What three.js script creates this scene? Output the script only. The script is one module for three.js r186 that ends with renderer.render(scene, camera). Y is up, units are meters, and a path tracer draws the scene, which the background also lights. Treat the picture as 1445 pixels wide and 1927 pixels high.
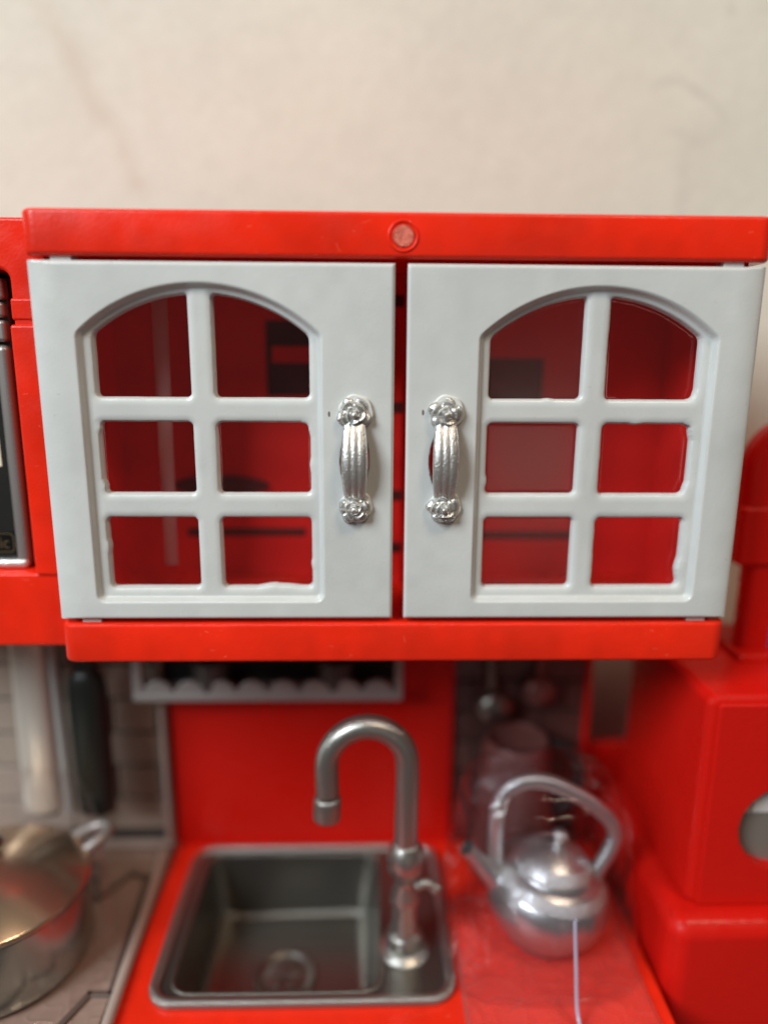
import * as THREE from 'three';
import { RoundedBoxGeometry } from 'three/addons/geometries/RoundedBoxGeometry.js';
import { mergeGeometries, mergeVertices, toCreasedNormals } from 'three/addons/utils/BufferGeometryUtils.js';
import { RectAreaLightUniformsLib } from 'three/addons/lights/RectAreaLightUniformsLib.js';

// ---------------------------------------------------------------- camera, lamps, exposure
const MM = 0.001;
const scene = new THREE.Scene();
const W = 767, H = 1024;
const camera = new THREE.PerspectiveCamera(71.63, W / H, 0.005, 20);
camera.position.set(-6.59 * MM, 19.43 * MM, 141.74 * MM);
camera.rotation.order = 'YXZ';
camera.rotation.set(THREE.MathUtils.degToRad(-12.6165), THREE.MathUtils.degToRad(-1.4556), THREE.MathUtils.degToRad(0.4001));
camera.focus = 0.1435;
camera.userData.fStop = 2.9;
scene.add(camera);

const renderer = new THREE.WebGLRenderer({ antialias: true });
renderer.setSize(W, H);
renderer.toneMapping = THREE.LinearToneMapping;
renderer.toneMappingExposure = 1.24;
renderer.shadowMap.enabled = true;
RectAreaLightUniformsLib.init();
scene.background = new THREE.Color().setRGB(0.062, 0.057, 0.052);   // the dim room behind the photographer
function area(x, y, z, w, h, rgb, power, tx = 0, ty = 0, tz = 0) {
  const l = new THREE.RectAreaLight(new THREE.Color().setRGB(...rgb), power, w, h);
  l.position.set(x, y, z); l.lookAt(tx, ty, tz); scene.add(l); return l;
}
area(-0.66, 0.58, 0.60, 0.42, 0.52, [0.87, 0.96, 1.0], 17.0);          // daylight window to the left
area(0.40, 0.92, 0.55, 0.24, 0.24, [1.0, 0.80, 0.58], 22.0);            // warm room lamp to the right
area(0.265, -0.15, 1.0, 0.15, 0.12, [1.0, 0.64, 0.56], 2.1, 0.03, 0, 0);    // added unseen lamp, only for the pinkish reflection in the right door panes

// ---------------------------------------------------------------- helpers
let seed = 12345;
const rnd = () => { seed = (seed * 1664525 + 1013904223) >>> 0; return seed / 4294967296; };
const used = {};
function numbered(n) { used[n] = (used[n] ?? -1) + 1; return used[n] ? `${n}_${String(used[n]).padStart(3, '0')}` : n; }
function tag(o, label, category, group, kind) {
  if (label) o.userData.label = label; if (category) o.userData.category = category;
  if (group) o.userData.group = group; if (kind) o.userData.kind = kind; return o;
}
function thing(name, label, category, at, group) {   // a Group at the base of the thing; at in mm
  const g = new THREE.Group(); g.name = numbered(name); g.position.set(at[0] * MM, at[1] * MM, at[2] * MM);
  g.userData.at = at; tag(g, label, category, group); scene.add(g); return g;
}
function boxUV(g) {   // uv in mm from the dominant axis of the normal
  const p = g.attributes.position, n = g.attributes.normal, uv = new Float32Array(p.count * 2);
  for (let i = 0; i < p.count; i++) {
    const ax = Math.abs(n.getX(i)), ay = Math.abs(n.getY(i)), az = Math.abs(n.getZ(i));
    let u, v;
    if (az >= ax && az >= ay) { u = p.getX(i); v = p.getY(i); } else if (ax >= ay) { u = p.getZ(i); v = p.getY(i); } else { u = p.getX(i); v = p.getZ(i); }
    uv[2 * i] = u; uv[2 * i + 1] = v;
  }
  g.setAttribute('uv', new THREE.BufferAttribute(uv, 2)); return g;
}
function originOf(o) { while (o && !o.userData.at) o = o.parent; return o ? o.userData.at : [0, 0, 0]; }
function join(list) { return list.length === 1 ? list[0] : mergeGeometries(list.map((g) => { const q = g.index ? g.toNonIndexed() : g; for (const k of Object.keys(q.attributes)) if (!['position', 'normal', 'uv'].includes(k)) q.deleteAttribute(k); return q; })); }
function part(name, geo, mat, parent, label) {        // geometry authored in mm, in the scene's axes
  let g = Array.isArray(geo) ? join(geo) : geo;
  if (!g.userData.ownUV) boxUV(g);
  const a = originOf(parent);
  g = g.clone(); g.translate(-a[0], -a[1], -a[2]); g.scale(MM, MM, MM);
  const m = new THREE.Mesh(g, mat); m.name = name; m.castShadow = m.receiveShadow = true;
  if (label) m.userData.label = label;
  parent.add(m); return m;
}
function rbox(x0, x1, y0, y1, z0, z1, r = 0.6, s = 3) {
  const g = new RoundedBoxGeometry(x1 - x0, y1 - y0, z1 - z0, s, Math.min(r, (x1 - x0) / 2.01, (y1 - y0) / 2.01, (z1 - z0) / 2.01));
  g.translate((x0 + x1) / 2, (y0 + y1) / 2, (z0 + z1) / 2); return g;
}
function rrPath(P, x0, x1, y0, y1, r) {
  const rr = Array.isArray(r) ? r : [r, r, r, r];   // corners: x0y0, x1y0, x1y1, x0y1
  P.moveTo(x0 + rr[0], y0); P.lineTo(x1 - rr[1], y0); P.absarc(x1 - rr[1], y0 + rr[1], rr[1], -Math.PI / 2, 0);
  P.lineTo(x1, y1 - rr[2]); P.absarc(x1 - rr[2], y1 - rr[2], rr[2], 0, Math.PI / 2);
  P.lineTo(x0 + rr[3], y1); P.absarc(x0 + rr[3], y1 - rr[3], rr[3], Math.PI / 2, Math.PI);
  P.lineTo(x0, y0 + rr[0]); P.absarc(x0 + rr[0], y0 + rr[0], rr[0], Math.PI, Math.PI * 1.5); return P;
}
const rrShape = (...a) => rrPath(new THREE.Shape(), ...a), rrHole = (...a) => rrPath(new THREE.Path(), ...a);
function flatCaps(g) {   // the flat front and back keep their own normal, the rounding blends beside them
  const p = g.attributes.position, n = g.attributes.normal;
  for (let i = 0; i < p.count; i += 3) if (Math.max(p.getZ(i), p.getZ(i + 1), p.getZ(i + 2)) - Math.min(p.getZ(i), p.getZ(i + 1), p.getZ(i + 2)) < 1e-5) { const s = Math.sign(n.getZ(i) + n.getZ(i + 1) + n.getZ(i + 2)); for (let k = 0; k < 3; k++) n.setXYZ(i + k, 0, 0, s); }
  return g;
}
function slabZ(shape, z0, z1, b = 0.5, seg = 3) {     // shape in xy, pushed from z0 to z1, rounded by b
  const g = new THREE.ExtrudeGeometry(shape, { depth: z1 - z0 - 2 * b, bevelEnabled: b > 0, bevelSize: b, bevelThickness: b, bevelOffset: -b, bevelSegments: seg, curveSegments: 10 });
  g.translate(0, 0, z0 + b); return flatCaps(toCreasedNormals(g, 0.7));
}
function slabY(shape, y0, y1, b = 0.5, seg = 3) {     // shape drawn as (x, -z), pushed from y0 up to y1
  const g = slabZ(shape, y0, y1, b, seg); g.rotateX(-Math.PI / 2); return g;
}
function lathe(pts, x, y, z, n = 64) {
  const g = new THREE.LatheGeometry(pts.map(([a, b]) => new THREE.Vector2(a, b)), n); g.translate(x, y, z); return g;
}
function curveTube(pts, r, n = 60, rs = 18, closed = false) {
  return new THREE.TubeGeometry(new THREE.CatmullRomCurve3(pts.map((p) => new THREE.Vector3(...p)), closed, 'centripetal'), n, r, rs, closed);
}
function ball(x, y, z, r, sx = 1, sy = 1, sz = 1, n = 24) { const g = new THREE.SphereGeometry(r, n, n); g.scale(sx, sy, sz); g.translate(x, y, z); return g; }
const ss = (t) => { t = Math.min(1, Math.max(0, t)); return t * t * (3 - 2 * t); };

// ---------------------------------------------------------------- textures
function makeNoise(s) {   // tileable value noise
  let q = s; const r = () => { q = (q * 1103515245 + 12345) >>> 0; return ((q >>> 8) & 0xffff) / 65535; };
  const T = Array.from({ length: 4096 }, r);
  return (x, y, n) => {   // n cells per tile, x and y in 0..1
    const X = x * n, Y = y * n, i = Math.floor(X), j = Math.floor(Y), a = ss(X - i), b = ss(Y - j);
    const at = (u, v) => T[(((u % n) + n) % n * 61 + ((v % n) + n) % n * 137 + n * 17) & 4095];
    return (at(i, j) * (1 - a) + at(i + 1, j) * a) * (1 - b) + (at(i, j + 1) * (1 - a) + at(i + 1, j + 1) * a) * b;
  };
}
const N1 = makeNoise(11), N2 = makeNoise(77);
function tex(n, f, srgb = false, perMM = 1) {         // f(u, v) -> [r, g, b] 0..1
  const d = new Uint8Array(n * n * 4);
  for (let j = 0; j < n; j++) for (let i = 0; i < n; i++) {
    const c = f((i + 0.5) / n, (j + 0.5) / n), k = 4 * (j * n + i);
    for (let q = 0; q < 3; q++) d[k + q] = Math.max(0, Math.min(255, Math.round(255 * c[q])));
    d[k + 3] = 255;
  }
  const t = new THREE.DataTexture(d, n, n); t.wrapS = t.wrapT = THREE.RepeatWrapping; t.magFilter = t.minFilter = THREE.LinearFilter;
  t.repeat.set(perMM, perMM); if (srgb) t.colorSpace = THREE.SRGBColorSpace; t.needsUpdate = true; return t;
}
const g3 = (v) => [v, v, v];
const plasticBump = tex(512, (u, v) => g3(0.5 + 0.3 * (N1(u, v, 9) - 0.5) + 0.28 * (N2(u, v, 40) - 0.5) + 0.25 * (N1(u, v, 160) - 0.5)), false, 1 / 60);
const grainBump = tex(512, (u, v) => g3(0.4 * N1(u, v, 120) + 0.4 * N2(u, v, 240) + 0.2 * N1(u, v, 30)), false, 1 / 25);
const wrinkleBump = tex(512, (u, v) => {
  const w = N1(u, v, 4) * 0.5 + N2(u, v, 9) * 0.3; const r = Math.abs(N1(u + w * 0.25, v, 7) - 0.5) * 2, q = Math.abs(N2(u, v + w * 0.2, 13) - 0.5) * 2;
  return g3(Math.pow(1 - r, 4) * 0.6 + Math.pow(1 - q, 5) * 0.35);
}, false, 1 / 45);
const roughMap = tex(512, (u, v) => g3(0.72 + 0.5 * (N1(u, v, 6) - 0.5) + 0.35 * (N2(u, v, 25) - 0.5)), false, 1 / 70);
function scratchMap(n, count, base, mark, s0, longest, uneven = 1) {   // plain colour with a few pale scuffs and specks
  let q = s0; const r = () => { q = (q * 1664525 + 1013904223) >>> 0; return q / 4294967296; };
  const a = new Float32Array(n * n);
  const dab = (x, y, w, v) => { const R = Math.ceil(w + 1); for (let j = -R; j <= R; j++) for (let i = -R; i <= R; i++) { const t = Math.max(0, 1 - Math.hypot(i, j) / (w + 0.6)); const k = (((y | 0) + j + n) % n) * n + (((x | 0) + i + n) % n); a[k] = Math.max(a[k], v * t); } };
  for (let c = 0; c < count; c++) {
    let x = r() * n, y = r() * n; if (N1(x / n, y / n, 9) < 0.52) continue; let an = (r() - 0.5) * (r() < 0.7 ? 0.9 : 3), L = 2 + r() * r() * longest, v = 0.2 + 0.7 * r() * r();
    for (let t = 0; t < L; t++) { dab(x + Math.cos(an) * t, y + Math.sin(an) * t, 0.35 + 0.6 * r(), v * (0.4 + 0.6 * r())); an += (r() - 0.5) * 0.06; }
  }
  return (u, v) => { const t = a[Math.min(n - 1, v * n | 0) * n + Math.min(n - 1, u * n | 0)], k = 1 + uneven * (0.10 * (N1(u, v, 7) - 0.5) + 0.06 * (N2(u, v, 31) - 0.5)); return [0, 1, 2].map((i) => Math.min(1, base[i] * k * (1 - t) + mark[i] * t)); };
}
const redMap = tex(1024, scratchMap(1024, 340, [0.905, 0.165, 0.075], [1, 0.78, 0.68], 5, 24), true, 1 / 95);
const whiteMap = tex(1024, scratchMap(1024, 220, [0.785, 0.79, 0.78], [0.62, 0.6, 0.56], 9, 9, 0.5), true, 1 / 95);

// ---------------------------------------------------------------- materials
const std = (o) => new THREE.MeshPhysicalMaterial(o);
const col = (r, g, b) => new THREE.Color().setRGB(r, g, b);
const M = {
  red: std({ map: redMap, specularIntensity: 0.55, roughness: 0.42, roughnessMap: roughMap, bumpMap: plasticBump, bumpScale: 0.00006 }),
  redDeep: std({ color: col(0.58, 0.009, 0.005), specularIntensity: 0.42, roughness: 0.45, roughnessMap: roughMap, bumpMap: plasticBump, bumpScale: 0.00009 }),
  redInside: std({ color: col(0.93, 0.024, 0.018), specularIntensity: 0.5, roughness: 0.5, bumpMap: plasticBump, bumpScale: 0.00012 }),
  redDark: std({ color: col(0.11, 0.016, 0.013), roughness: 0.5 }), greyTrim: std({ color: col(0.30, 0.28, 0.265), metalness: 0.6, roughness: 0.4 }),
  scuff: std({ color: col(0.86, 0.20, 0.13), roughness: 0.3, bumpMap: grainBump, bumpScale: 0.0006 }),
  white: std({ map: whiteMap, roughness: 0.34, roughnessMap: roughMap, bumpMap: plasticBump, bumpScale: 0.00004 }),
  whitePlain: std({ color: col(0.66, 0.66, 0.63), roughness: 0.4 }),
  silver: std({ color: col(0.64, 0.63, 0.60), metalness: 0.85, roughness: 0.36, bumpMap: grainBump, bumpScale: 0.00012 }),
  sink: std({ color: col(0.205, 0.195, 0.175), metalness: 0.9, roughness: 0.3, bumpMap: grainBump, bumpScale: 0.00005 }),
  steel: std({ color: col(0.40, 0.385, 0.36), metalness: 0.92, roughness: 0.32, bumpMap: grainBump, bumpScale: 0.00006 }),
  paleMetal: std({ color: col(0.66, 0.60, 0.53), metalness: 0.5, roughness: 0.4 }),
  kettle: std({ color: col(0.54, 0.55, 0.55), metalness: 0.9, roughness: 0.31, bumpMap: grainBump, bumpScale: 0.00006 }),
  pot: std({ color: col(0.40, 0.42, 0.385), metalness: 0.92, roughness: 0.22 }), potLid: std({ color: col(0.62, 0.47, 0.33), metalness: 0.9, roughness: 0.24 }),
  greyPlastic: std({ color: col(0.36, 0.345, 0.33), roughness: 0.45, metalness: 0.25 }),
  tile: [0, 1, 2, 3].map((i) => std({ color: col(0.35 + 0.012 * i, 0.275 + 0.010 * i, 0.225 + 0.009 * i), roughness: 0.38, bumpMap: plasticBump, bumpScale: 0.0001 })),
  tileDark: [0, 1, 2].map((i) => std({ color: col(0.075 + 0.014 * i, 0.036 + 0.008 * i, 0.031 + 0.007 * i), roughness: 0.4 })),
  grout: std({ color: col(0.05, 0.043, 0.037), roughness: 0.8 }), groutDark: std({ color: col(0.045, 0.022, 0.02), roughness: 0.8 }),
  trim: std({ color: col(0.40, 0.31, 0.27), roughness: 0.4 }),
  black: std({ color: col(0.012, 0.012, 0.012), roughness: 0.5 }),
  blackGloss: std({ color: col(0.016, 0.016, 0.015), roughness: 0.28, bumpMap: grainBump, bumpScale: 0.00005 }),
  darkHandle: std({ color: col(0.006, 0.008, 0.006), roughness: 0.42 }),
  hob: std({ color: col(0.30, 0.205, 0.168), roughness: 0.2, bumpMap: wrinkleBump, bumpScale: 0.0003 }),
  hobLine: std({ color: col(0.11, 0.075, 0.062), roughness: 0.4 }),
  jug: std({ color: col(0.19, 0.075, 0.066), roughness: 0.32, metalness: 0.2 }),
  pane: std({ color: col(0.97, 0.95, 0.96), transmission: 1, thickness: 0, roughness: 0.03, ior: 1.5, specularIntensity: 0.9 }),
  paneHazy: std({ color: col(0.96, 0.93, 0.93), transmission: 1, thickness: 0, roughness: 0.2, ior: 1.5, bumpMap: grainBump, bumpScale: 0.00002 }),
  film: std({ color: col(0.94, 0.925, 0.955), transmission: 1, thickness: 0, roughness: 0.06, ior: 1.42, specularIntensity: 0.8, bumpMap: wrinkleBump, bumpScale: 0.0001 }),
  filmClear: std({ color: col(0.97, 0.955, 0.96), transmission: 1, thickness: 0, roughness: 0.04, ior: 1.4, specularIntensity: 0.45 }),
  haze: std({ color: col(0.92, 0.84, 0.80), transmission: 0.97, thickness: 0, roughness: 0.45, ior: 1.45, specularIntensity: 0.6, bumpMap: wrinkleBump, bumpScale: 0.0006 }),
  streakPink: std({ color: col(0.95, 0.66, 0.60), transmission: 0.7, thickness: 0, roughness: 0.55, ior: 1.5, bumpMap: grainBump, bumpScale: 0.0001 }),
  strip: std({ color: col(0.70, 0.70, 0.85), transmission: 0.6, thickness: 0, roughness: 0.25 }),
  cream: std({ color: col(0.72, 0.68, 0.55), roughness: 0.5 }), blue: std({ color: col(0.10, 0.10, 0.35), roughness: 0.5 }),
  discDark: std({ color: col(0.17, 0.15, 0.13), roughness: 0.35 }), discLight: std({ color: col(0.55, 0.53, 0.51), roughness: 0.4 }), discMid: std({ color: col(0.36, 0.345, 0.33), roughness: 0.4 }),
};

// ---------------------------------------------------------------- setting: the painted wall
{
  // stains in mm on the wall
  const lines = [[[[-92, 110], [-86.9, 102.8], [-77.9, 87.8], [-73.4, 78.2], [-68, 68], [-64.7, 61]], 2.0, [0.74, 0.66, 0.58], 0.55], [[[-72, 106], [-69.1, 100.8], [-63, 92], [-61.1, 84.5], [-60, 76]], 1.4, [0.82, 0.75, 0.69], 0.4],
    [[[-61, 86], [-50, 80], [-44, 77.5]], 1.6, [0.83, 0.76, 0.69], 0.35], [[[-73, 90], [-58, 91.6], [-39.6, 93.7]], 1.3, [0.85, 0.77, 0.71], 0.3],
    [[[66.3, 85.1], [72, 86.5], [80.2, 82.9], [85.5, 80], [84.5, 76.5], [78.3, 74.1], [72, 75.5]], 0.7, [0.64, 0.62, 0.60], 0.45], [[[78, 73.5], [76.5, 71], [75.8, 66], [75.3, 56], [75, 46]], 1.1, [0.68, 0.655, 0.63], 0.45],
    [[[84, 103.6], [84.2, 103.2]], 0.9, [0.66, 0.63, 0.60], 0.6], [[[10, 88], [16, 86]], 1.2, [0.82, 0.78, 0.72], 0.35], [[[28, 84], [50, 85]], 1.4, [0.83, 0.79, 0.74], 0.3]];
  for (const l of lines) l[0] = l[0].map(([a, b]) => [-6.6 + (a + 6.6) * 1.101, 19.4 + (b - 19.4) * 1.101]);
  const size = 340, cx = 0, cy = 66;
  const segDist = (x, y, a, b) => { const dx = b[0] - a[0], dy = b[1] - a[1], t = Math.max(0, Math.min(1, ((x - a[0]) * dx + (y - a[1]) * dy) / (dx * dx + dy * dy))); return Math.hypot(x - a[0] - t * dx, y - a[1] - t * dy); };
  const wallMap = tex(1024, (u, v) => {
    const x = (u - 0.5) * size + cx, y = (v - 0.5) * size + cy;
    const k = 1 + 0.02 * (N1(u, v, 5) - 0.5) + 0.02 * (N2(u, v, 17) - 0.5) + 0.015 * (N1(u, v, 60) - 0.5) + 0.02 * (N2(u, v, 200) - 0.5);
    let c = [0.835, 0.815, 0.76].map((q) => q * k); const p = 0.008 * (N2(u, v, 7) - 0.5); c[0] += p; c[2] -= p;
    if (Math.abs(x) < 125 && y > 30 && y < 135) for (const [pts, w, ink, a] of lines) {
      let d = 99; for (let i = 0; i + 1 < pts.length; i++) d = Math.min(d, segDist(x + 2.5 * (N1(u, v, 50) - 0.5), y + 2.5 * (N2(u, v, 50) - 0.5), pts[i], pts[i + 1]));
      const t = 0.72 * a * Math.exp(-d * d / (w * w * 2.6)) * (0.2 + 0.9 * N1(u, v, 45) * (0.4 + 0.6 * N2(u, v, 90))); c = c.map((q, i) => q * (1 - t) + ink[i] * t);
    }
    return c;
  }, true);
  const wallBump = tex(512, (u, v) => g3(0.5 * N1(u, v, 50) + 0.3 * N2(u, v, 120) + 0.2 * N1(u, v, 25)));
  wallBump.repeat.set(2, 2);
  const g = new THREE.BoxGeometry(1400, 1200, 60); g.translate(0, 60, -106);
  boxUV(g); { const uv = g.attributes.uv; for (let i = 0; i < uv.count; i++) uv.setXY(i, (uv.getX(i) - cx) / size + 0.5, (uv.getY(i) - cy) / size + 0.5); } g.userData.ownUV = true;
  const w = part('wall', g, std({ map: wallMap, roughness: 0.85, bumpMap: wallBump, bumpScale: 0.00014 }), scene);
  tag(w, 'beige painted wall with faint stains behind the toy kitchen', null, null, 'structure');
}

// ---------------------------------------------------------------- heightfield plate (doors, roses)
function plate(x0, x1, y0, y1, step, h, floor, back) {   // cut off at the level of floor; skirt goes down to back at the outer border
  const nx = Math.round((x1 - x0) / step), ny = Math.round((y1 - y0) / step), pos = [], idx = [], cut = new Map();
  for (let j = 0; j <= ny; j++) for (let i = 0; i <= nx; i++) { const x = x0 + (x1 - x0) * i / nx, y = y0 + (y1 - y0) * j / ny; pos.push(x, y, Math.max(h(x, y), floor - 4)); }
  const z = (k) => pos[3 * k + 2];
  const mid = (a, b) => { const key = a < b ? a * 1e7 + b : b * 1e7 + a; if (!cut.has(key)) { const t = (z(a) - floor) / (z(a) - z(b)); cut.set(key, pos.length / 3); pos.push(pos[3 * a] + t * (pos[3 * b] - pos[3 * a]), pos[3 * a + 1] + t * (pos[3 * b + 1] - pos[3 * a + 1]), floor); } return cut.get(key); };
  const tri = (...t) => {
    const o = []; for (let i = 0; i < 3; i++) { const a = t[i], b = t[(i + 1) % 3], A = z(a) > floor, B = z(b) > floor; if (A) o.push(a); if (A !== B) o.push(mid(a, b)); }
    for (let i = 1; i + 1 < o.length; i++) idx.push(o[0], o[i], o[i + 1]);
  };
  for (let j = 0; j < ny; j++) for (let i = 0; i < nx; i++) { const a = j * (nx + 1) + i, b = a + 1, c = a + nx + 1, d = c + 1; tri(a, b, d); tri(a, d, c); }
  const g = new THREE.BufferGeometry(); g.setAttribute('position', new THREE.Float32BufferAttribute(pos, 3)); g.setIndex(idx); g.computeVertexNormals();
  const out = [g];
  if (back !== undefined) {
    const sp = [], ring = [];
    for (let i = 0; i < nx; i++) ring.push(i); for (let j = 0; j < ny; j++) ring.push(j * (nx + 1) + nx);
    for (let i = nx; i > 0; i--) ring.push(ny * (nx + 1) + i); for (let j = ny; j > 0; j--) ring.push(j * (nx + 1));
    const at = (k) => [pos[3 * k], pos[3 * k + 1], pos[3 * k + 2]];
    for (let i = 0; i < ring.length; i++) { const a = at(ring[i]), b = at(ring[(i + 1) % ring.length]), c = [a[0], a[1], back], d = [b[0], b[1], back]; sp.push(...a, ...c, ...d, ...a, ...d, ...b); }
    const s = new THREE.BufferGeometry(); s.setAttribute('position', new THREE.Float32BufferAttribute(sp, 3)); s.computeVertexNormals(); out.push(s);
  }
  return join(out.map((q) => { boxUV(q); return q; }));
}
const rrect = (x, y, x0, x1, y0, y1, r) => { const qx = Math.abs(x - (x0 + x1) / 2) - (x1 - x0) / 2 + r, qy = Math.abs(y - (y0 + y1) / 2) - (y1 - y0) / 2 + r; return Math.hypot(Math.max(qx, 0), Math.max(qy, 0)) + Math.min(Math.max(qx, qy), 0) - r; };
const smax = (a, b, k) => { const t = Math.max(k - Math.abs(a - b), 0) / k; return Math.max(a, b) + t * t * k / 4; };

// ---------------------------------------------------------------- the wall cabinet
const cab = thing('toy_cabinet', 'red toy wall cabinet with two pale grey doors and six-pane arched windows', 'toy cabinet', [0, -45.5, -22]);
{
  const sh = (x0, x1) => rrShape(x0, x1, 0, 47, [3.2, 3.2, 1, 1]);   // (x, -z)
  const top = sh(-71.5, 71.7), bot = sh(-71.1, 71.0);
  const topM = part('top_slab', slabY(top, 37.0, 45.4, 0.9, 4), M.red, cab);
  part('bottom_slab', slabY(bot, -45.4, -36.5, 0.9, 4), M.red, cab);
  // moulding mark on the front of the top slab
  const ring = new THREE.TorusGeometry(2.7, 0.26, 12, 48); ring.translate(0.3, 41, 0.0);
  part('mould_ring', ring, M.red, topM);
  const mark = plate(-2, 2.6, 38.7, 43.3, 0.15, (x, y) => { const d = Math.hypot(x - 0.3, y - 41); return d > 2.1 ? -9 : 0.22 - 0.10 * d * d / 4 + 0.34 * (N1(x * 0.11 + 0.3, y * 0.11, 9) - 0.5); }, -1);
  part('mould_mark', mark, M.scuff, topM, 'rough pale moulding mark on the slab front');
  // body
  part('side_wall', rbox(-69, -66.6, -36.6, 37.1, -46, -4.2, 0.3), M.redInside, cab);
  part('side_wall', rbox(66.6, 69, -36.6, 37.1, -46, -4.2, 0.3), M.redInside, cab);
  part('divider', rbox(-1.6, 1.9, -36.6, 37.1, -46, -26, 0.3), M.redInside, cab);
  const bx = (x0, x1, y0, y1) => { const g = new THREE.BoxGeometry(x1 - x0, y1 - y0, 2.5); g.translate((x0 + x1) / 2, (y0 + y1) / 2, -35.75); return boxUV(g); };   // two openings left in it
  const bp = part('back_panel', [bx(-66.6, -31, -36.6, 37.1), bx(-31, -5, -36.6, 9), bx(-31, -5, 27, 37.1), bx(-5, 7, -36.6, 37.1), bx(7, 37, -36.6, 6), bx(7, 37, 18.5, 37.1), bx(37, 66.6, -36.6, 37.1)], M.redInside, cab);
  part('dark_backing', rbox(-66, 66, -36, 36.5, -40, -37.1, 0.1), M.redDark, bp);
  part('back_rail', rbox(-29.5, -6, 17, 21, -37, -34.2, 0.4), M.redInside, bp);
  const darkOval = new THREE.CylinderGeometry(12, 12, 1.4, 40); darkOval.rotateX(Math.PI / 2); darkOval.scale(1, 0.2, 1); darkOval.translate(-43, -13.2, -34.3);
  part('dark_block', darkOval, M.redDark, bp);  // flat dark oval, then two dark bars, set on the back panel
  part('dark_block', rbox(-52, -22, -26.4, -24.2, -35, -34.2, 0.4), M.redDark, bp);
  part('dark_block', rbox(10, 50, -27.2, -25, -35, -34.2, 0.4), M.redDark, bp);
  part('reflection_strip', (() => { const g = new THREE.CylinderGeometry(1.75, 1.55, 60, 40, 1); g.scale(1, 1, 0.35); g.rotateZ(-0.012); g.translate(-50.6, 2, -15); return g; })(), M.streakPink, cab, 'added see-through strip standing in for the streak reflected in the left door panes');  // added strip, its pale pink stands in for a reflection on the panes
  for (const [x, y] of [[0, 31], [0, 7], [0, -14], [0, -27]]) part('divider_slot', rbox(-1.75, 2.05, y - 1.3, y + 1.3, -27, -25.8, 0.2), M.redDark, cab);
  for (const s of [-1, 1]) for (const y of [36.55, -36.0]) part('hinge', rbox(s > 0 ? 62.5 : -66.5, s > 0 ? 66.5 : -62.5, y - 0.7, y + 0.7, -5, -1.2, 0.2), M.whitePlain, cab);
}
// the rose at each end of a handle
function rose(cx, cy, r0, turn) {
  return plate(cx - 4.2, cx + 4.2, cy - 4.2, cy + 4.2, 0.09, (x, y) => {
    const d = Math.hypot(x - cx, y - cy) / r0, a = Math.atan2(y - cy, x - cx) + turn, R = 3.3 + 0.24 * Math.cos(5 * a) + 0.14 * Math.cos(3 * a + 1) + 0.08 * Math.cos(8 * a);
    if (d > R) return -1;
    let h = 2.3 * Math.pow(1 - (d / R) ** 2, 0.55);
    const w = d + 0.16 * Math.cos(3 * a + 2) - 0.05 * Math.cos(5 * a), t = w / 1.08 - a / (2 * Math.PI) + 8, f = t - Math.floor(t);   // petals wind outwards, each lapping the next
    const lap = f < 0.8 ? Math.pow(f / 0.8, 1.4) : 1 - ss((f - 0.8) / 0.2);
    h += 0.62 * (lap - 0.45) * ss((d - 0.35) / 0.6) * ss((R - d) / 0.35) + 0.75 * Math.sqrt(Math.max(0, 1 - (d / 0.75) ** 2));
    if (d > 1.7) h -= 0.35 * Math.exp(-(((Math.abs(((a * 5 / (2 * Math.PI)) % 1 + 1) % 1 - 0.5)) / 0.09) ** 2)) * ss((d - 1.7) / 0.5);
    return h + 0.05 * (N1(x * 0.13, y * 0.13, 11) - 0.5);
  }, -0.5).translate(0, 0, 0.5);
}
function pull(cx) {
  const yA = 6.2, yB = -9.4, nu = 56, nv = 48, pos = [], idx = [];
  for (let j = 0; j <= nv; j++) {
    const v = j / nv, y = yA + (yB - yA) * v, b = Math.sin(Math.PI * v), w = 1.85 + 0.75 * Math.sqrt(Math.max(0, b)), zc = 0.9 + 2.3 * Math.pow(Math.max(0, b), 0.8), t = 0.95 + 0.25 * b;
    for (let i = 0; i <= nu; i++) {
      const a = 2 * Math.PI * i / nu, c = Math.cos(a), s = Math.sin(a), X = Math.sign(c) * Math.pow(Math.abs(c), 0.8);
      const groove = s > 0 ? 0.26 * (Math.exp(-(((X - 0.24) / 0.13) ** 2)) + Math.exp(-(((X + 0.24) / 0.13) ** 2))) - 0.1 * Math.exp(-((X / 0.16) ** 2)) : 0;
      pos.push(cx + X * w, y, zc + t * (Math.sign(s) * Math.pow(Math.abs(s), 0.8)) - groove);
    }
  }
  for (let j = 0; j < nv; j++) for (let i = 0; i < nu; i++) { const a = j * (nu + 1) + i, b = a + 1, c = a + nu + 1, d = c + 1; idx.push(a, c, b, b, c, d); }
  const g = new THREE.BufferGeometry(); g.setAttribute('position', new THREE.Float32BufferAttribute(pos, 3)); g.setIndex(idx); g.computeVertexNormals(); return boxUV(g);
}
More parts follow.
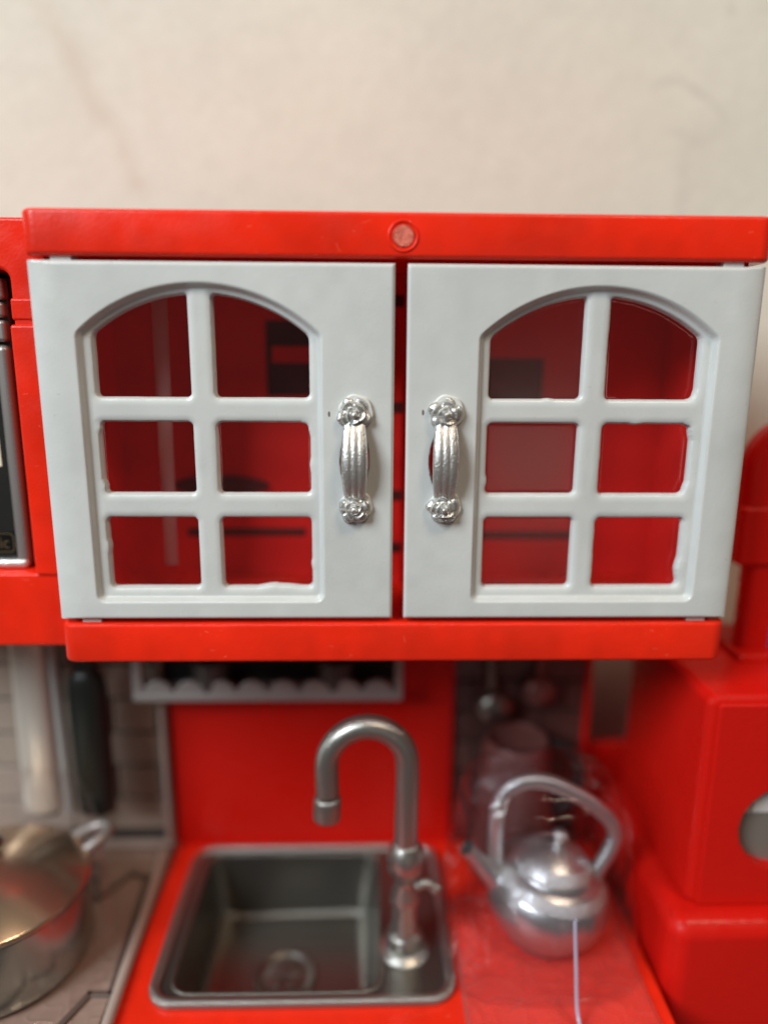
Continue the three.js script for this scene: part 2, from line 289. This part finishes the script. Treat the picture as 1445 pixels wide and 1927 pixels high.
function door(s) {   // s = -1 the left one, 1 the right one
  const cx = -38.95, RC = [-62.4, -15.5, -31.6, 40], cols = [[-59.8, -41.25], [-36.5, -17.85]], rows = [[10.5, 40], [-8.9, 5.75], [-28.95, -13.8]];
  const arch = (x, y, R) => (y < 0 ? -9 : Math.hypot(x - cx, y + 1.7) - R);
  const open = (x, y) => { let d = 99; for (const [a, b] of cols) rows.forEach(([c, e], k) => { let q = rrect(x, y, a, b, c, e, 1.1); if (k === 0) q = smax(q, arch(x, y, 32.15), 0.8); d = Math.min(d, q); }); return d; };
  const hx = -8.95, chips = s < 0 ? [[-26, -29, 3.4, 1.0], [-22.5, -29, 2.2, 0.5], [-17.8, 5, 2.2, 0.8], [-17.8, -3, 1.6, 0.4], [-59.8, 4.6, 1.3, 0.7], [-59.6, -7.5, 1.6, 0.8], [-59.8, -20, 1.5, 0.4], [-17.8, -24, 1.2, 0.4]] : [[-59.8, 4.8, 2.4, 1.0], [-59.8, -8, 1.8, 1.0], [-59.8, -25, 2.6, 0.9], [-59.8, 11, 1.8, 0.6], [-48, 5.75, 1.5, 0.4], [-30, 10.5, 1.5, 0.3], [-17.9, -6, 1.5, 0.5]];
  const h = (X, y) => {
    const x = s < 0 ? X : -X; let z = 0;
    const dr = smax(rrect(x, y, RC[0], RC[1], RC[2], RC[3], 1.6), arch(x, y, 33.9), 0.6);
    z -= 1.35 * ss((0.25 - dr) / 1.15) ;
    const jag = 0.035 * (N1(x * 0.01 + 0.5 + s * 0.3, y * 0.01 + 0.5, 37) - 0.5) + 0.03 * (N2(x * 0.01 + 0.5, y * 0.01 + 0.5 + s * 0.2, 90) - 0.5) + chips.reduce((t, [a, b, R, k]) => t + 0.75 * k * Math.max(0, 1 - Math.hypot(x - a, y - b) / R), 0);
    const d = open(x, y) + jag;
    if (dr < 0.3) { const t = Math.max(0, 1 - d / 1.55); if (d >= 0) z -= 0.75 * (1 - Math.sqrt(Math.max(0, 1 - t * t * 0.92))); else z -= 0.75 * 0.72 - d * 9; }
    const dh = Math.hypot((x - hx) / 2.75, (y + 1.8) / 6.2) - 1; if (dh < 0.12) z -= dh < 0 ? -dh * 40 + 0.2 : 0.2 * (1 - dh / 0.12) ** 2;
    const round = (e, r, k = r) => { if (e >= r) return 0; const t = 1 - Math.max(0, e) / r; return k * (1 - Math.sqrt(Math.max(0, 1 - t * t * 0.985))); };
    z -= Math.max(round(x + 70.75, 6.0, 1.5), round(x + 70.75, 0.7), round(-1.15 - x, 0.75), round(36.15 - y, 0.8), round(y + 35.5, 0.8));
    return z;
  };
  const x0 = s < 0 ? -70.75 : 1.3, x1 = s < 0 ? -1.15 : 70.75;
  const D = part('door', plate(x0, x1, -35.5, 36.15, 0.25, (x, y) => h(x, y) + 0.2, -3.0, -3.6), M.white, cab, s < 0 ? 'pale grey left door with clear panes before the added streak strip' : 'pale grey right door with hazy clear panes');
  cols.forEach(([a, b]) => rows.forEach(([c, e], k) => {
    const sh = new THREE.Shape(), X = (x) => (s < 0 ? x : -x), m = 0.6;
    if (k) rrPath(sh, Math.min(X(a), X(b)) - m, Math.max(X(a), X(b)) + m, c - m, e + m, 1.4);
    else { const R = 32.15 + m, ya = (x) => -1.7 + Math.sqrt(R * R - (x - cx) ** 2), n = 14; sh.moveTo(X(a - m), c - m); sh.lineTo(X(b + m), c - m); for (let i = n; i >= 0; i--) { const x = a - m + (b - a + 2 * m) * i / n; sh.lineTo(X(x), ya(x)); } sh.lineTo(X(a - m), c - m); }
    const g = new THREE.ExtrudeGeometry(sh, { depth: 0.2, bevelEnabled: true, bevelSize: 1.3, bevelThickness: 0.7, bevelOffset: -1.3, bevelSegments: 4, curveSegments: 6 });
    g.translate(0, 0, -3.3); part('pane', flatCaps(toCreasedNormals(g, 0.6)), s > 0 && a > -40 ? M.paneHazy : M.pane, D);
  }));
  // handle: silvered rose ends, ridged grip, on a sliver of bare plastic
  const c = s < 0 ? hx : 9.1;
  const base = [[7.85, 3.55], [-11.25, 3.45]].map(([y, r]) => { const g = new THREE.CylinderGeometry(r - 0.35, r, 0.9, 40, 1); g.rotateX(Math.PI / 2); const p = g.attributes.position; for (let i = 0; i < p.count; i++) { const a = Math.atan2(p.getY(i), p.getX(i)), k = 1 + 0.035 * Math.cos(6 * a + y); p.setXY(i, p.getX(i) * k, p.getY(i) * k); } g.computeVertexNormals(); g.translate(c + 0.3, y + 0.15, 0.55); return g; });
  part('handle_base', base, M.whitePlain, D, 'bare white plastic foot of the handle');
  part('handle', [rose(c - 0.05, 7.7, 1.0, s < 0 ? 0.3 : 1.1), rose(c - 0.05, -11.3, 0.97, s < 0 ? 2.1 : 0.8), pull(c)], M.silver, D, 'silver handle with a rose at each end');
  return D;
}
const doors = [door(-1), door(1)];
for (const [d, x, y] of [[0, -14.0, 7.6], [1, 4.6, 8.0]]) { const g = new THREE.CylinderGeometry(0.5, 0.5, 0.06, 20); g.rotateX(Math.PI / 2); g.scale(0.45, 1.1, 1); g.translate(x, y, 0.21); part('scuff_mark', g, M.greyTrim, doors[d]); }

// ---------------------------------------------------------------- the hood unit and microwave at the left
const hood = thing('toy_hood_unit', 'red toy hood unit left of the cabinet, holding the black microwave', 'toy hood', [-100, -45.5, -30]);
{
  const f = rrShape(-132, -70.6, -45.4, 45.2, 0.8); f.holes.push(rrHole(-128, -78.2, -28.3, 35.4, [0.6, 1.0, 2.2, 1]));
  part('frame', slabZ(f, -46, -9.2, 0.7), M.red, hood);
  part('side_bar', rbox(-78.9, -70.8, -28.6, 24.6, -40, -8.5, 0.7), M.red, hood);
  part('catch_block', rbox(-78.5, -70.8, 25.4, 29.8, -40, -8.9, 0.6), M.red, hood);
  part('back_board', rbox(-131, -71, -45, 45, -49, -46.2, 0.2), M.redDeep, hood);
}
const mic = thing('toy_microwave', 'black toy microwave with silver edge set in the red hood unit', 'toy microwave', [-103, -28.2, -28]);
{
  part('casing', rbox(-127.5, -81.2, -28.1, 34.2, -40, -14.2, 0.8), M.blackGloss, mic);
  part('side_trim', rbox(-84.6, -81.6, -27, 20.6, -15.5, -12.3, 1.3), M.greyTrim, mic);
  part('lower_trim', rbox(-127, -81.9, -28.1, -25.9, -15.5, -11.9, 1.0), M.silver, mic);
  part('vent_bar', rbox(-127, -81.6, 21.2, 25.6, -15.5, -12.2, 0.8), M.greyTrim, mic);
  part('vent_bar', rbox(-127, -81.6, 26.1, 29.2, -15.5, -12.2, 0.8), M.greyTrim, mic);
  part('vent_bar', rbox(-127, -81.3, 29.7, 34, -15.5, -12.2, 0.8), M.greyTrim, mic);
  const d = part('door_panel', rbox(-127, -84.4, -25.8, 20.5, -15.2, -12.9, 0.3), M.blackGloss, mic);
  part('emblem', rbox(-93, -85.6, -5.2, 1.4, -13.0, -12.75, 1.6), M.cream, d);
  const cv = document.createElement('canvas'); cv.width = 256; cv.height = 96; const c = cv.getContext('2d');
  c.fillStyle = '#0d0c0b'; c.fillRect(0, 0, 256, 96); c.strokeStyle = '#5d5138'; c.lineWidth = 4; c.beginPath(); const r = 20; c.moveTo(6 + r, 8); c.lineTo(246 - r, 8); c.quadraticCurveTo(246, 8, 246, 8 + r); c.lineTo(246, 88 - r); c.quadraticCurveTo(246, 88, 246 - r, 88); c.lineTo(6 + r, 88); c.quadraticCurveTo(6, 88, 6, 88 - r); c.lineTo(6, 8 + r); c.quadraticCurveTo(6, 8, 6 + r, 8); c.stroke();
  c.fillStyle = '#5d5138'; c.font = '62px sans-serif'; c.textAlign = 'right'; c.textBaseline = 'middle'; c.fillText('ic', 228, 50);
  const t = new THREE.CanvasTexture(cv); t.colorSpace = THREE.SRGBColorSpace;
  const g = new THREE.PlaneGeometry(13.4, 5); g.translate(-91.1, -22.3, -12.86); g.userData.ownUV = true;
  part('badge', g, std({ map: t, roughness: 0.3 }), d);
}

// ---------------------------------------------------------------- tiles
function tiles(parent, x0, x1, y0, y1, z, w, hgt, mats) {
  const geos = [0, 1, 2].map((k) => new RoundedBoxGeometry(w - 0.5, hgt - 0.85, 1.4 + 0.1 * k, 1, 0.25)); geos.forEach((g) => boxUV(g));
  let row = 0;
  for (let y = y1; y - hgt > y0 - 0.1; y -= hgt, row++) for (let x = x1 - (row % 2 ? w / 2 : 0); x > x0 + w * 0.3; x -= w) {
    let ww = w; const half = row % 2 && x === x1 - w / 2;
    const put = (cx, sx) => { const g = geos[rnd() * 3 | 0].clone(); g.scale(sx, 1, 1); g.translate(cx, y - hgt / 2, z); part('tile', g, mats[rnd() * mats.length | 0], parent); };
    put(x - ww / 2, 1); if (half) put(x1 - w / 4, 0.46);
  }
}
// ---------------------------------------------------------------- the stove unit
const stove = thing('toy_stove', 'toy stove unit with grey tiled back and glossy hob, left of the sink', 'toy stove', [-95, -150, -10]);
{
  const back = part('splashback', rbox(-132, -63.6, -124, -44, -50, -45, 0.3), M.grout, stove);
  tiles(back, -131, -65.8, -121.5, -44.6, -44.7, 26, 10.55, M.tile);
  part('edge_trim', rbox(-65.4, -63.4, -122, -45.6, -46, -42.6, 0.9), M.trim, stove);
  part('lower_trim', rbox(-131, -63.4, -123.8, -122.2, -46, -42.6, 0.7), M.trim, stove);
  const hob = part('hob_plate', rbox(-132, -64.4, -140, -124.2, -44.6, 27, 1.0), M.hob, stove);
  part('hob_rim', curveTube([[-65.4, -123.9, -41], [-64, -123.9, -10], [-62.2, -123.9, 27]], 1.3, 20, 10), M.trim, stove);
  const bar = (a, b, w = 1.1) => { const L = Math.hypot(b[0] - a[0], b[1] - a[1]), g = new RoundedBoxGeometry(L + w, 0.9, w, 2, 0.3); g.rotateY(-Math.atan2(b[1] - a[1], b[0] - a[0])); g.translate((a[0] + b[0]) / 2, -123.9, (a[1] + b[1]) / 2); return g; };
  const P = [[[-67.6, -31], [-64.8, 6.2]], [[-64.8, 6.2], [-69.5, 6.2]], [[-67.6, -31], [-72.2, -32.4]], [[-72.2, -32.4], [-78.5, -22.6]], [[-78.5, -22.6], [-81.2, -30]], [[-81.2, -30], [-104, -32]], [[-69.5, 6.2], [-74, 16]], [[-74, 16], [-104, 18]]];
  for (const [a, b] of P) part('grate_bar', bar(a, b, 1.5), M.hobLine, hob);
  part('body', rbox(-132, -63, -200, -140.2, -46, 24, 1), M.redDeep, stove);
}

// ---------------------------------------------------------------- the sink unit
const sinkUnit = thing('toy_sink_unit', 'red toy counter with steel sink, gooseneck tap and red splashback', 'toy sink unit', [0, -150, -10]);
{
  const c = rrShape(-62.6, 62, -28, 46, 0.6); c.holes.push(rrHole(-52.5, -2, -7, 40.5, 3));
  part('counter', slabY(c, -134, -125, 0.4), M.red, sinkUnit);
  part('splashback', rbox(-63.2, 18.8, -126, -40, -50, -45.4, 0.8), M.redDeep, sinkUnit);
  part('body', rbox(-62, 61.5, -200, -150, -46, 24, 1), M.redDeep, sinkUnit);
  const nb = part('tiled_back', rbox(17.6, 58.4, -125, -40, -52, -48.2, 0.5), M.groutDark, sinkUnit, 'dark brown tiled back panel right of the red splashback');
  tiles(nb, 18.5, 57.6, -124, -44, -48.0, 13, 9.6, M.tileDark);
  part('end_post', rbox(56.8, 58.8, -125, -40, -50, -46.2, 0.6), M.redDeep, sinkUnit);
  part('rear_lip', rbox(58.9, 84, -135, -95.3, -54, -50, 0.8), M.redDeep, sinkUnit);
  // sink
  const deckS = rrShape(-56, 13.8, -9.2, 42.6, 5.5); deckS.holes.push(rrHole(-51.5, -2.8, -6.3, 39.8, 4.5));
  const deck = part('sink_deck', slabY(deckS, -125.2, -124.0, 0.4), M.sink, sinkUnit);
  const ringPts = (x0, x1, z0, z1, r, y, n = 16) => { const o = []; for (const [cx, cz, a0] of [[x1 - r, z1 - r, 0], [x0 + r, z1 - r, 90], [x0 + r, z0 + r, 180], [x1 - r, z0 + r, 270]]) for (let k = 0; k <= n; k++) { const a = (a0 + 90 * k / n) * Math.PI / 180; o.push([cx + r * Math.cos(a), y, cz + r * Math.sin(a)]); } return o; };
  part('sink_rim', curveTube(ringPts(-55.4, 13.2, -42, 8.6, 5, -124.2, 8), 1.35, 260, 14, true), M.steel, deck);
  part('basin_lip', curveTube(ringPts(-51.6, -2.7, -39.9, 6.4, 4.4, -124.1, 8), 0.55, 240, 10, true), M.sink, deck);
  const prof = [[0, -124.0], [0.25, -125.2], [1.6, -134], [2.6, -139.6], [3.0, -141.2], [3.8, -142.3], [5.2, -142.9], [7.5, -143.0]], rings = prof.map(([d, y]) => ringPts(-51.5 + d * 0.95, -2.8 - d, -39.8 + d * 0.65, 6.3 - d, Math.max(2.2, 4.5 - d * 0.3), y));
  const pos = [], idx = [], n = rings[0].length; rings.forEach((r) => r.forEach((p) => pos.push(...p)));
  for (let j = 0; j + 1 < rings.length; j++) for (let i = 0; i < n; i++) { const a = j * n + i, b = j * n + (i + 1) % n, e = a + n, f = b + n; idx.push(a, b, e, b, f, e); }
  const last = (rings.length - 1) * n, ce = pos.length / 3; pos.push(-27, -143.0, -16.5); for (let i = 0; i < n; i++) idx.push(last + i, last + (i + 1) % n, ce);
  const bg = new THREE.BufferGeometry(); bg.setAttribute('position', new THREE.Float32BufferAttribute(pos, 3)); bg.setIndex(idx); bg.computeVertexNormals();
  part('basin', bg, M.sink, deck);
  const dr = lathe([[8.4, 0], [8.3, 0.7], [7.6, 1.0], [6.8, 0.8], [6.2, 0.1], [5.5, 0.05], [4.8, 0.5], [2.2, 0.7], [1.6, 0.2], [0, 0.2]], -28, -143, -16.5, 48);
  const fins = [0, 1, 2].map((k) => { const g = new RoundedBoxGeometry(9, 0.8, 1, 2, 0.3); g.rotateY(k * Math.PI / 3); g.translate(-28, -142.3, -16.5); return g; });
  part('drain', [dr, ...fins], M.sink, deck);
  // tap
  const tz = -5.5, tap = new THREE.Group(); tap.name = 'tap'; sinkUnit.add(tap);
  part('tap_base', lathe([[6.2, 0], [6.2, 0.6], [4.6, 1.2], [4.2, 2], [4.4, 4.6], [4.0, 5.4], [3.1, 6.2], [2.9, 13], [3.5, 14], [3.4, 16], [2.4, 18.6], [2.6, 20.5], [4.1, 23], [4.4, 25.5], [4.1, 28], [3.1, 29.8], [2.7, 30.2], [0, 30.2]], 2.9, -124, tz, 48), M.steel, tap);
  const gp = [[2.9, -96, tz], [2.9, -86, tz], [3.0, -76, tz]]; for (let k = 1; k <= 10; k++) { const a = Math.PI * k / 10.6; gp.push([-6.3 + 9.3 * Math.cos(a), -73.2 + 9.6 * Math.sin(a), tz + 0.5 * k / 10]); } gp.push([-15.5, -80.5, tz + 0.5]);
  part('tap_neck', curveTube(gp, 2.75, 120, 24), M.steel, tap);
  const tip = lathe([[0, -0.2], [2.4, -0.2], [3.1, 0.2], [3.25, 1], [3.25, 5], [3.0, 5.7], [2.6, 6]], 0, 0, 0, 36); tip.rotateZ(-0.06); tip.translate(-15.8, -87.1, tz + 0.5); part('tap_spout', tip, M.steel, tap);
  const lev = curveTube([[5.5, -105.2, tz + 1], [8, -104, tz + 1.5], [10, -105.5, tz + 1.5]], 1.3, 16, 12); part('tap_lever', [lev, ball(10, -105.5, tz + 1.5, 1.5)], M.steel, tap);
  // scalloped rack under the cabinet
  const rack = new THREE.Group(); rack.name = 'rack'; sinkUnit.add(rack);
  part('rack_rail', rbox(-69.4, 3.4, -72.9, -70.6, -37.4, -35.2, 0.6), M.greyPlastic, rack);
  part('rack_post', rbox(-69.4, -66.6, -72.6, -41, -37.6, -35.4, 0.7), M.greyPlastic, rack); part('rack_post', rbox(1.2, 3.4, -72.6, -41, -37.6, -35.4, 0.7), M.greyPlastic, rack);
  const ds = new THREE.Shape(); ds.absarc(0, 0, 4.3, 0, Math.PI); const disc = slabZ(ds, -0.9, 0.9, 0.4, 3); boxUV(disc);
  for (let x = -62.6; x < 1; x += 8.45) part('scallop', disc.clone().translate(x, -71.4, -36.3), M.greyPlastic, rack);
  part('rack_shelf', rbox(-69, 3, -73.2, -71.5, -45.2, -37, 0.4), M.greyPlastic, rack); part('rack_backing', rbox(-69, 3, -71.4, -41, -45.3, -44, 0.2), M.black, rack);
}
for (const [x, label] of [[-49, 'dim grey toy cup behind the rack scallops, nearer the stove'], [-15, 'dim grey toy cup behind the rack scallops, above the tap neck']])
  tag(part('toy_cup', lathe([[0, 0], [4.2, 0], [4.6, 1], [5.2, 9], [5.0, 9.2], [4.2, 1.5], [0, 1.2]], x, -71.4, -40, 32), std({ color: col(0.06, 0.056, 0.053), roughness: 0.4 }), scene), label, 'toy cup', 'cups on the rack');

// ---------------------------------------------------------------- hanging utensils, left
{
  const d = thing('toy_spatula', 'dark green-black toy utensil handle hanging before the grey tiles', 'toy utensil', [-80, -104, -32]);
  const hg = lathe([[0, -104], [3.4, -104], [4.9, -103], [5.05, -95], [5.2, -72], [5.1, -67], [4.4, -63.6], [2.9, -61.6], [0, -61]], 0, 0, 0, 40); hg.scale(1, 1, 0.6); hg.translate(-79.9, 0, -32); part('handle', hg, M.darkHandle, d);
  part('neck', rbox(-82.2, -77.2, -63, -46, -33.4, -30.8, 1.1), M.darkHandle, d);
  const s = thing('toy_turner', 'pale silver toy utensil handle hanging at the left edge', 'toy utensil', [-94, -104, -32]);
  const sg = lathe([[0, -104], [4, -104], [5, -102], [4.9, -80], [4.6, -60], [4.2, -46], [0, -46]], 0, 0, 0, 40); sg.scale(1, 1, 0.5); sg.translate(-94.3, 0, -32); part('handle', sg, M.paleMetal, s);
  part('side_ridge', curveTube([[-88.6, -46, -33], [-88.2, -75, -33], [-87.6, -104, -33]], 1.5, 16, 10), M.greyPlastic, s);
}

// ---------------------------------------------------------------- ladle, spoon and jug before the dark tiles
{
  const bowl = (x, y, z, r) => { const g = new THREE.SphereGeometry(r, 32, 20); g.scale(1, 0.92, 0.6); g.translate(x, y, z); return g; };
  const l = thing('toy_ladle', 'small steel toy ladle hanging left before the dark brown tiles', 'toy ladle', [29.8, -83.5, -42]);
  part('bowl', bowl(29.8, -78.4, -42, 5.2), M.sink, l); part('handle', curveTube([[29.2, -74, -43.5], [28.4, -60, -44.5], [28.2, -46, -45]], 1.3, 20, 10), M.sink, l);
  const s = thing('toy_spoon', 'dim toy spoon hanging right of the ladle above the jug handle', 'toy spoon', [43, -80, -43]);
  part('bowl', bowl(42.6, -74.6, -44, 4.8), M.jug, s); part('handle', curveTube([[43, -70, -45], [43.4, -60, -45], [43.4, -46, -45]], 1.3, 20, 10), M.jug, s);
  const j = thing('toy_jug', 'reddish brown toy jug with black loop handle behind the kettle', 'toy jug', [35.5, -125, -36]);
  part('body', lathe([[0, -125], [11.5, -125], [12, -124], [10.4, -106], [9.0, -87], [8.6, -84.6], [7.8, -84.4], [7.6, -86], [0, -87]], 35.3, 0, -36, 48), M.jug, j);
  part('handle', curveTube([[44.2, -85.4, -35.5], [48.5, -86.8, -35.5], [52, -91, -35.5], [53.4, -97, -35.5], [51, -104, -35.5], [46, -108, -35.5]], 1.5, 40, 12), M.black, j);
}

// ---------------------------------------------------------------- pot and its clear bubble
{
  const x = -94.9, z = -6.1;
  const p = thing('toy_pot', 'shiny metal toy pot with domed lid standing on the hob', 'toy pot', [x, -123.4, z]);
  part('body', lathe([[0, 0], [19.6, 0], [20.6, 0.5], [21.0, 1.6], [20.9, 8], [20.6, 17], [21.2, 17.8], [20.6, 18.4], [19.6, 18.4]], x, -123.4, z, 120), M.pot, p);
  part('lid', lathe([[21.2, 18.3], [21.5, 18.9], [21.0, 19.6], [19.6, 20.3], [15, 23.8], [9, 26.4], [3, 27.6], [0, 27.8]], x, -123.4, z, 120), M.potLid, p);
  part('knob', lathe([[1.4, 27.4], [1.3, 28.6], [3, 29.6], [2.8, 31], [0, 31.6]], x, -123.4, z, 32), M.pot, p);
  part('side_handle', curveTube([[x + 17, -104.5, z - 11], [x + 20, -102.8, z - 13], [x + 21.4, -102.2, z - 16.5], [x + 18, -102.6, z - 18.5], [x + 12, -104.5, z - 16]], 1.5, 40, 12), M.greyTrim, p);
  const b = lathe([[29.5, 0.2], [28, 0.5], [26.6, 2], [25.6, 10], [24.8, 22], [24, 30], [22, 35], [17, 37.6], [9, 38.6], [0, 38.8]], x, -123.5, z - 1, 72);
  const q = b.attributes.position; for (let i = 0; i < q.count; i++) { const a = Math.atan2(q.getZ(i) - z + 1, q.getX(i) - x), k = (q.getX(i) - x || q.getZ(i) - z + 1 ? 1 : 0) * (0.5 * Math.sin(5 * a + 1) + 0.35 * Math.sin(9 * a + q.getY(i) * 0.1)); q.setX(i, q.getX(i) + k * Math.cos(a)); q.setZ(i, q.getZ(i) + k * Math.sin(a)); } b.computeVertexNormals();
  const bl = thing('clear_bubble', 'clear plastic packaging bubble over the metal pot', 'blister pack', [x, -123.5, z]);
  part('dome', b, M.filmClear, bl);
}

// ---------------------------------------------------------------- kettle and its clear bubble
{
  const x = 38, y = -124.4, z = -11;
  const k = thing('toy_kettle', 'silver toy kettle with tall loop handle and stub spout', 'toy kettle', [x, y, z]);
  const tilt = (g) => { g.translate(-x, -y, -z); g.rotateZ(-0.13); g.rotateX(0.03); g.translate(x, y, z); return g; };
  part('body', tilt(lathe([[0, 0], [8.2, 0], [9.0, 0.5], [9.6, 2.4], [12, 4.2], [14.1, 7.2], [15.1, 11], [15.0, 14.2], [13.9, 17], [12, 18.9], [10.6, 19.6], [10.3, 19.9], [9.6, 19.8]], x - 0.6, y, z, 80)), M.kettle, k);
  const lid = part('lid', tilt(lathe([[10.4, 19.7], [10.1, 20.6], [9.4, 21.4], [7.5, 23.4], [4.6, 25.2], [2, 26], [0, 26.2]], x - 0.6, y, z, 64)), M.kettle, k);
  part('knob', tilt(lathe([[1.3, 26], [1.1, 27.2], [1.8, 28], [1.9, 29], [1.3, 29.8], [0, 30]], x - 0.6, y, z, 32)), M.kettle, lid);
  const ha = [[27.2, -104.5, -1], [26.2, -98, -1], [25.7, -91, 0], [26.4, -85.2, 0], [29.2, -81.2, 0], [33.6, -79.8, 0], [38, -80.4, 0], [44.5, -83.4, 0], [50.4, -87.6, 0], [54.2, -91.6, 0], [55.4, -95.5, 0], [54.8, -99.5, 0], [53.2, -104, 0], [51.8, -108.5, 0]].map(([a, b, c]) => [a - 0.3 - 1.4 * Math.max(0, (-95 - b) / 13), b - 1.6, z + c]);
  part('handle', curveTube(ha, 1.9, 120, 18), M.kettle, k);
  part('handle_lug', [ball(26.2, -106.4, z, 2.1), ball(50.1, -110.2, z + 1, 2.1)], M.kettle, k);
  const sp = curveTube([[30, -111.8, z + 1], [25.6, -107.6, z + 1], [21.4, -102.6, z + 1.5], [18, -98.4, z + 2]], 1, 30, 20);
  { const P = sp.attributes.position, cv = new THREE.CatmullRomCurve3([[30, -111.8, z + 1], [25.6, -107.6, z + 1], [21.4, -102.6, z + 1.5], [18, -98.4, z + 2]].map((a) => new THREE.Vector3(...a)), false, 'centripetal'); for (let i = 0; i < P.count; i++) { const t = Math.floor(i / 21) / 30, c = cv.getPointAt(t), r = 3.8 - 1.9 * Math.min(1, t * 1.3); P.setXYZ(i, c.x + (P.getX(i) - c.x) * r, c.y + (P.getY(i) - c.y) * r, c.z + (P.getZ(i) - c.z) * r); } sp.computeVertexNormals(); }
  part('spout', sp, M.kettle, k);
  // bubble: rounded-rectangle rings of crumpled film, narrower at the top
  const prof = [[0, -124.3], [0.6, -122.6], [1.6, -110], [3.2, -96], [4.6, -86], [6.4, -80.6], [9.5, -77.2], [14, -75.4], [19, -75.0]], n = 200, m = 64, pos = [], idx = [];
  for (let j = 0; j <= m; j++) {
    const t = j / m * (prof.length - 1), i0 = Math.min(prof.length - 2, Math.floor(t)), f = t - i0, d = prof[i0][0] * (1 - f) + prof[i0 + 1][0] * f, yy = prof[i0][1] * (1 - f) + prof[i0 + 1][1] * f;
    for (let i = 0; i < n; i++) {
      const u = i / n, a = 2 * Math.PI * u, c = Math.cos(a), q = Math.sin(a), e = 0.62, v = j / m;
      const fold = Math.abs(N1(u, v * 0.6 + 0.15 * N2(u, v, 6), 12) - 0.5) * 1.5 + Math.abs(N2(u + 0.06 * N1(u, v, 9), v * 0.9, 26) - 0.5) * 0.8, k = (fold - 0.6) * Math.min(1, v * 8) * (1 - ss((v - 0.5) / 0.35)) * 1.4;
      pos.push(35.4 + (24.4 - d + k) * Math.sign(c) * Math.abs(c) ** e, yy + 0.4 * k, -8 + (19 - d * 0.85 + k) * Math.sign(q) * Math.abs(q) ** e);
    }
  }
  for (let j = 0; j < m; j++) for (let i = 0; i < n; i++) { const a = j * n + i, b = j * n + (i + 1) % n; idx.push(a, a + n, b, b, a + n, b + n); }
  const ce = pos.length / 3; pos.push(35.4, -74.9, -8); const L = m * n; for (let i = 0; i < n; i++) idx.push(L + i, ce, L + (i + 1) % n);
  const g = new THREE.BufferGeometry(); g.setAttribute('position', new THREE.Float32BufferAttribute(pos, 3)); g.setIndex(idx); g.computeVertexNormals();
  const bl = thing('clear_bubble', 'clear plastic packaging bubble over the silver kettle beside the sink', 'blister pack', [37.5, -124.5, -8]);
  part('dome', g, M.film, bl);
  const fl = plate(14.6, 59.5, -26, 26, 0.9, (px, pz) => { const d = rrect(px, -pz, 15.2, 59, -24, 24.5, 6); return d > 0 ? -9 : 0.35 * N1(px * 0.02, pz * 0.02, 19) + 0.3 * Math.exp(-((d / 1.2) ** 2)); }, -1); fl.rotateX(-Math.PI / 2); fl.translate(0, -124.6, 0);
  part('flange', fl, M.haze, bl);
  part('seam_strip', curveTube([[39, -101, 11.2], [39.5, -112, 12.8], [39.9, -122, 15], [40, -123.4, 18], [40, -123.6, 25]], 0.5, 40, 8), M.strip, bl);
}

// ---------------------------------------------------------------- the red appliance at the right
const ap = thing('toy_appliance', 'tall red toy appliance with round window at the right edge', 'toy appliance', [92, -150, -24]);
{
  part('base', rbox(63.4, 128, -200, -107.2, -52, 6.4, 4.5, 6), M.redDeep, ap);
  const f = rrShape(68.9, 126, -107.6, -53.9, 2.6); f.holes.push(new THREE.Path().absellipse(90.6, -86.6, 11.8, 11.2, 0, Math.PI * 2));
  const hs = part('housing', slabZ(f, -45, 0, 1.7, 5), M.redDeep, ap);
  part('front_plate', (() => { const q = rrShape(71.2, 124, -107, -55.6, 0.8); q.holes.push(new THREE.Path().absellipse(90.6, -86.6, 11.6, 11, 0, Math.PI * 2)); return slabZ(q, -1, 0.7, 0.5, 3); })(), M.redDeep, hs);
  const dsk = new THREE.CylinderGeometry(12.2, 12.2, 1, 48); dsk.rotateX(Math.PI / 2); dsk.translate(90.6, -86.6, -3.2);
  const w = part('round_window', dsk, M.discDark, ap);
  part('pale_panel', rbox(83.4, 101, -84.6, -75.4, -2.8, -2.4, 0.1), M.discLight, w); part('pale_panel', rbox(78.6, 83.2, -84.8, -77, -2.8, -2.45, 0.1), M.discMid, w);
  const hd = rrShape(83.4, 128, -29, 5.8, [1.5, 3, 3, 13]);
  part('head', slabZ(hd, -28, -21, 2.2, 5), M.redDeep, ap);
  part('head_band', rbox(82.9, 128, -30.4, -15.6, -28.4, -20.6, 1.2), M.redDeep, ap);
  part('neck', rbox(86.4, 126, -54.5, -28, -27.5, -21.6, 2.5), M.redDeep, ap);
  part('foot', rbox(84.6, 126, -54.6, -52.2, -32, -18, 1.2), M.redDeep, ap);
  part('blue_trim', rbox(93.2, 99, -52, -45, -22.8, -21.6, 0.3), M.blue, ap);
}

renderer.render(scene, camera);
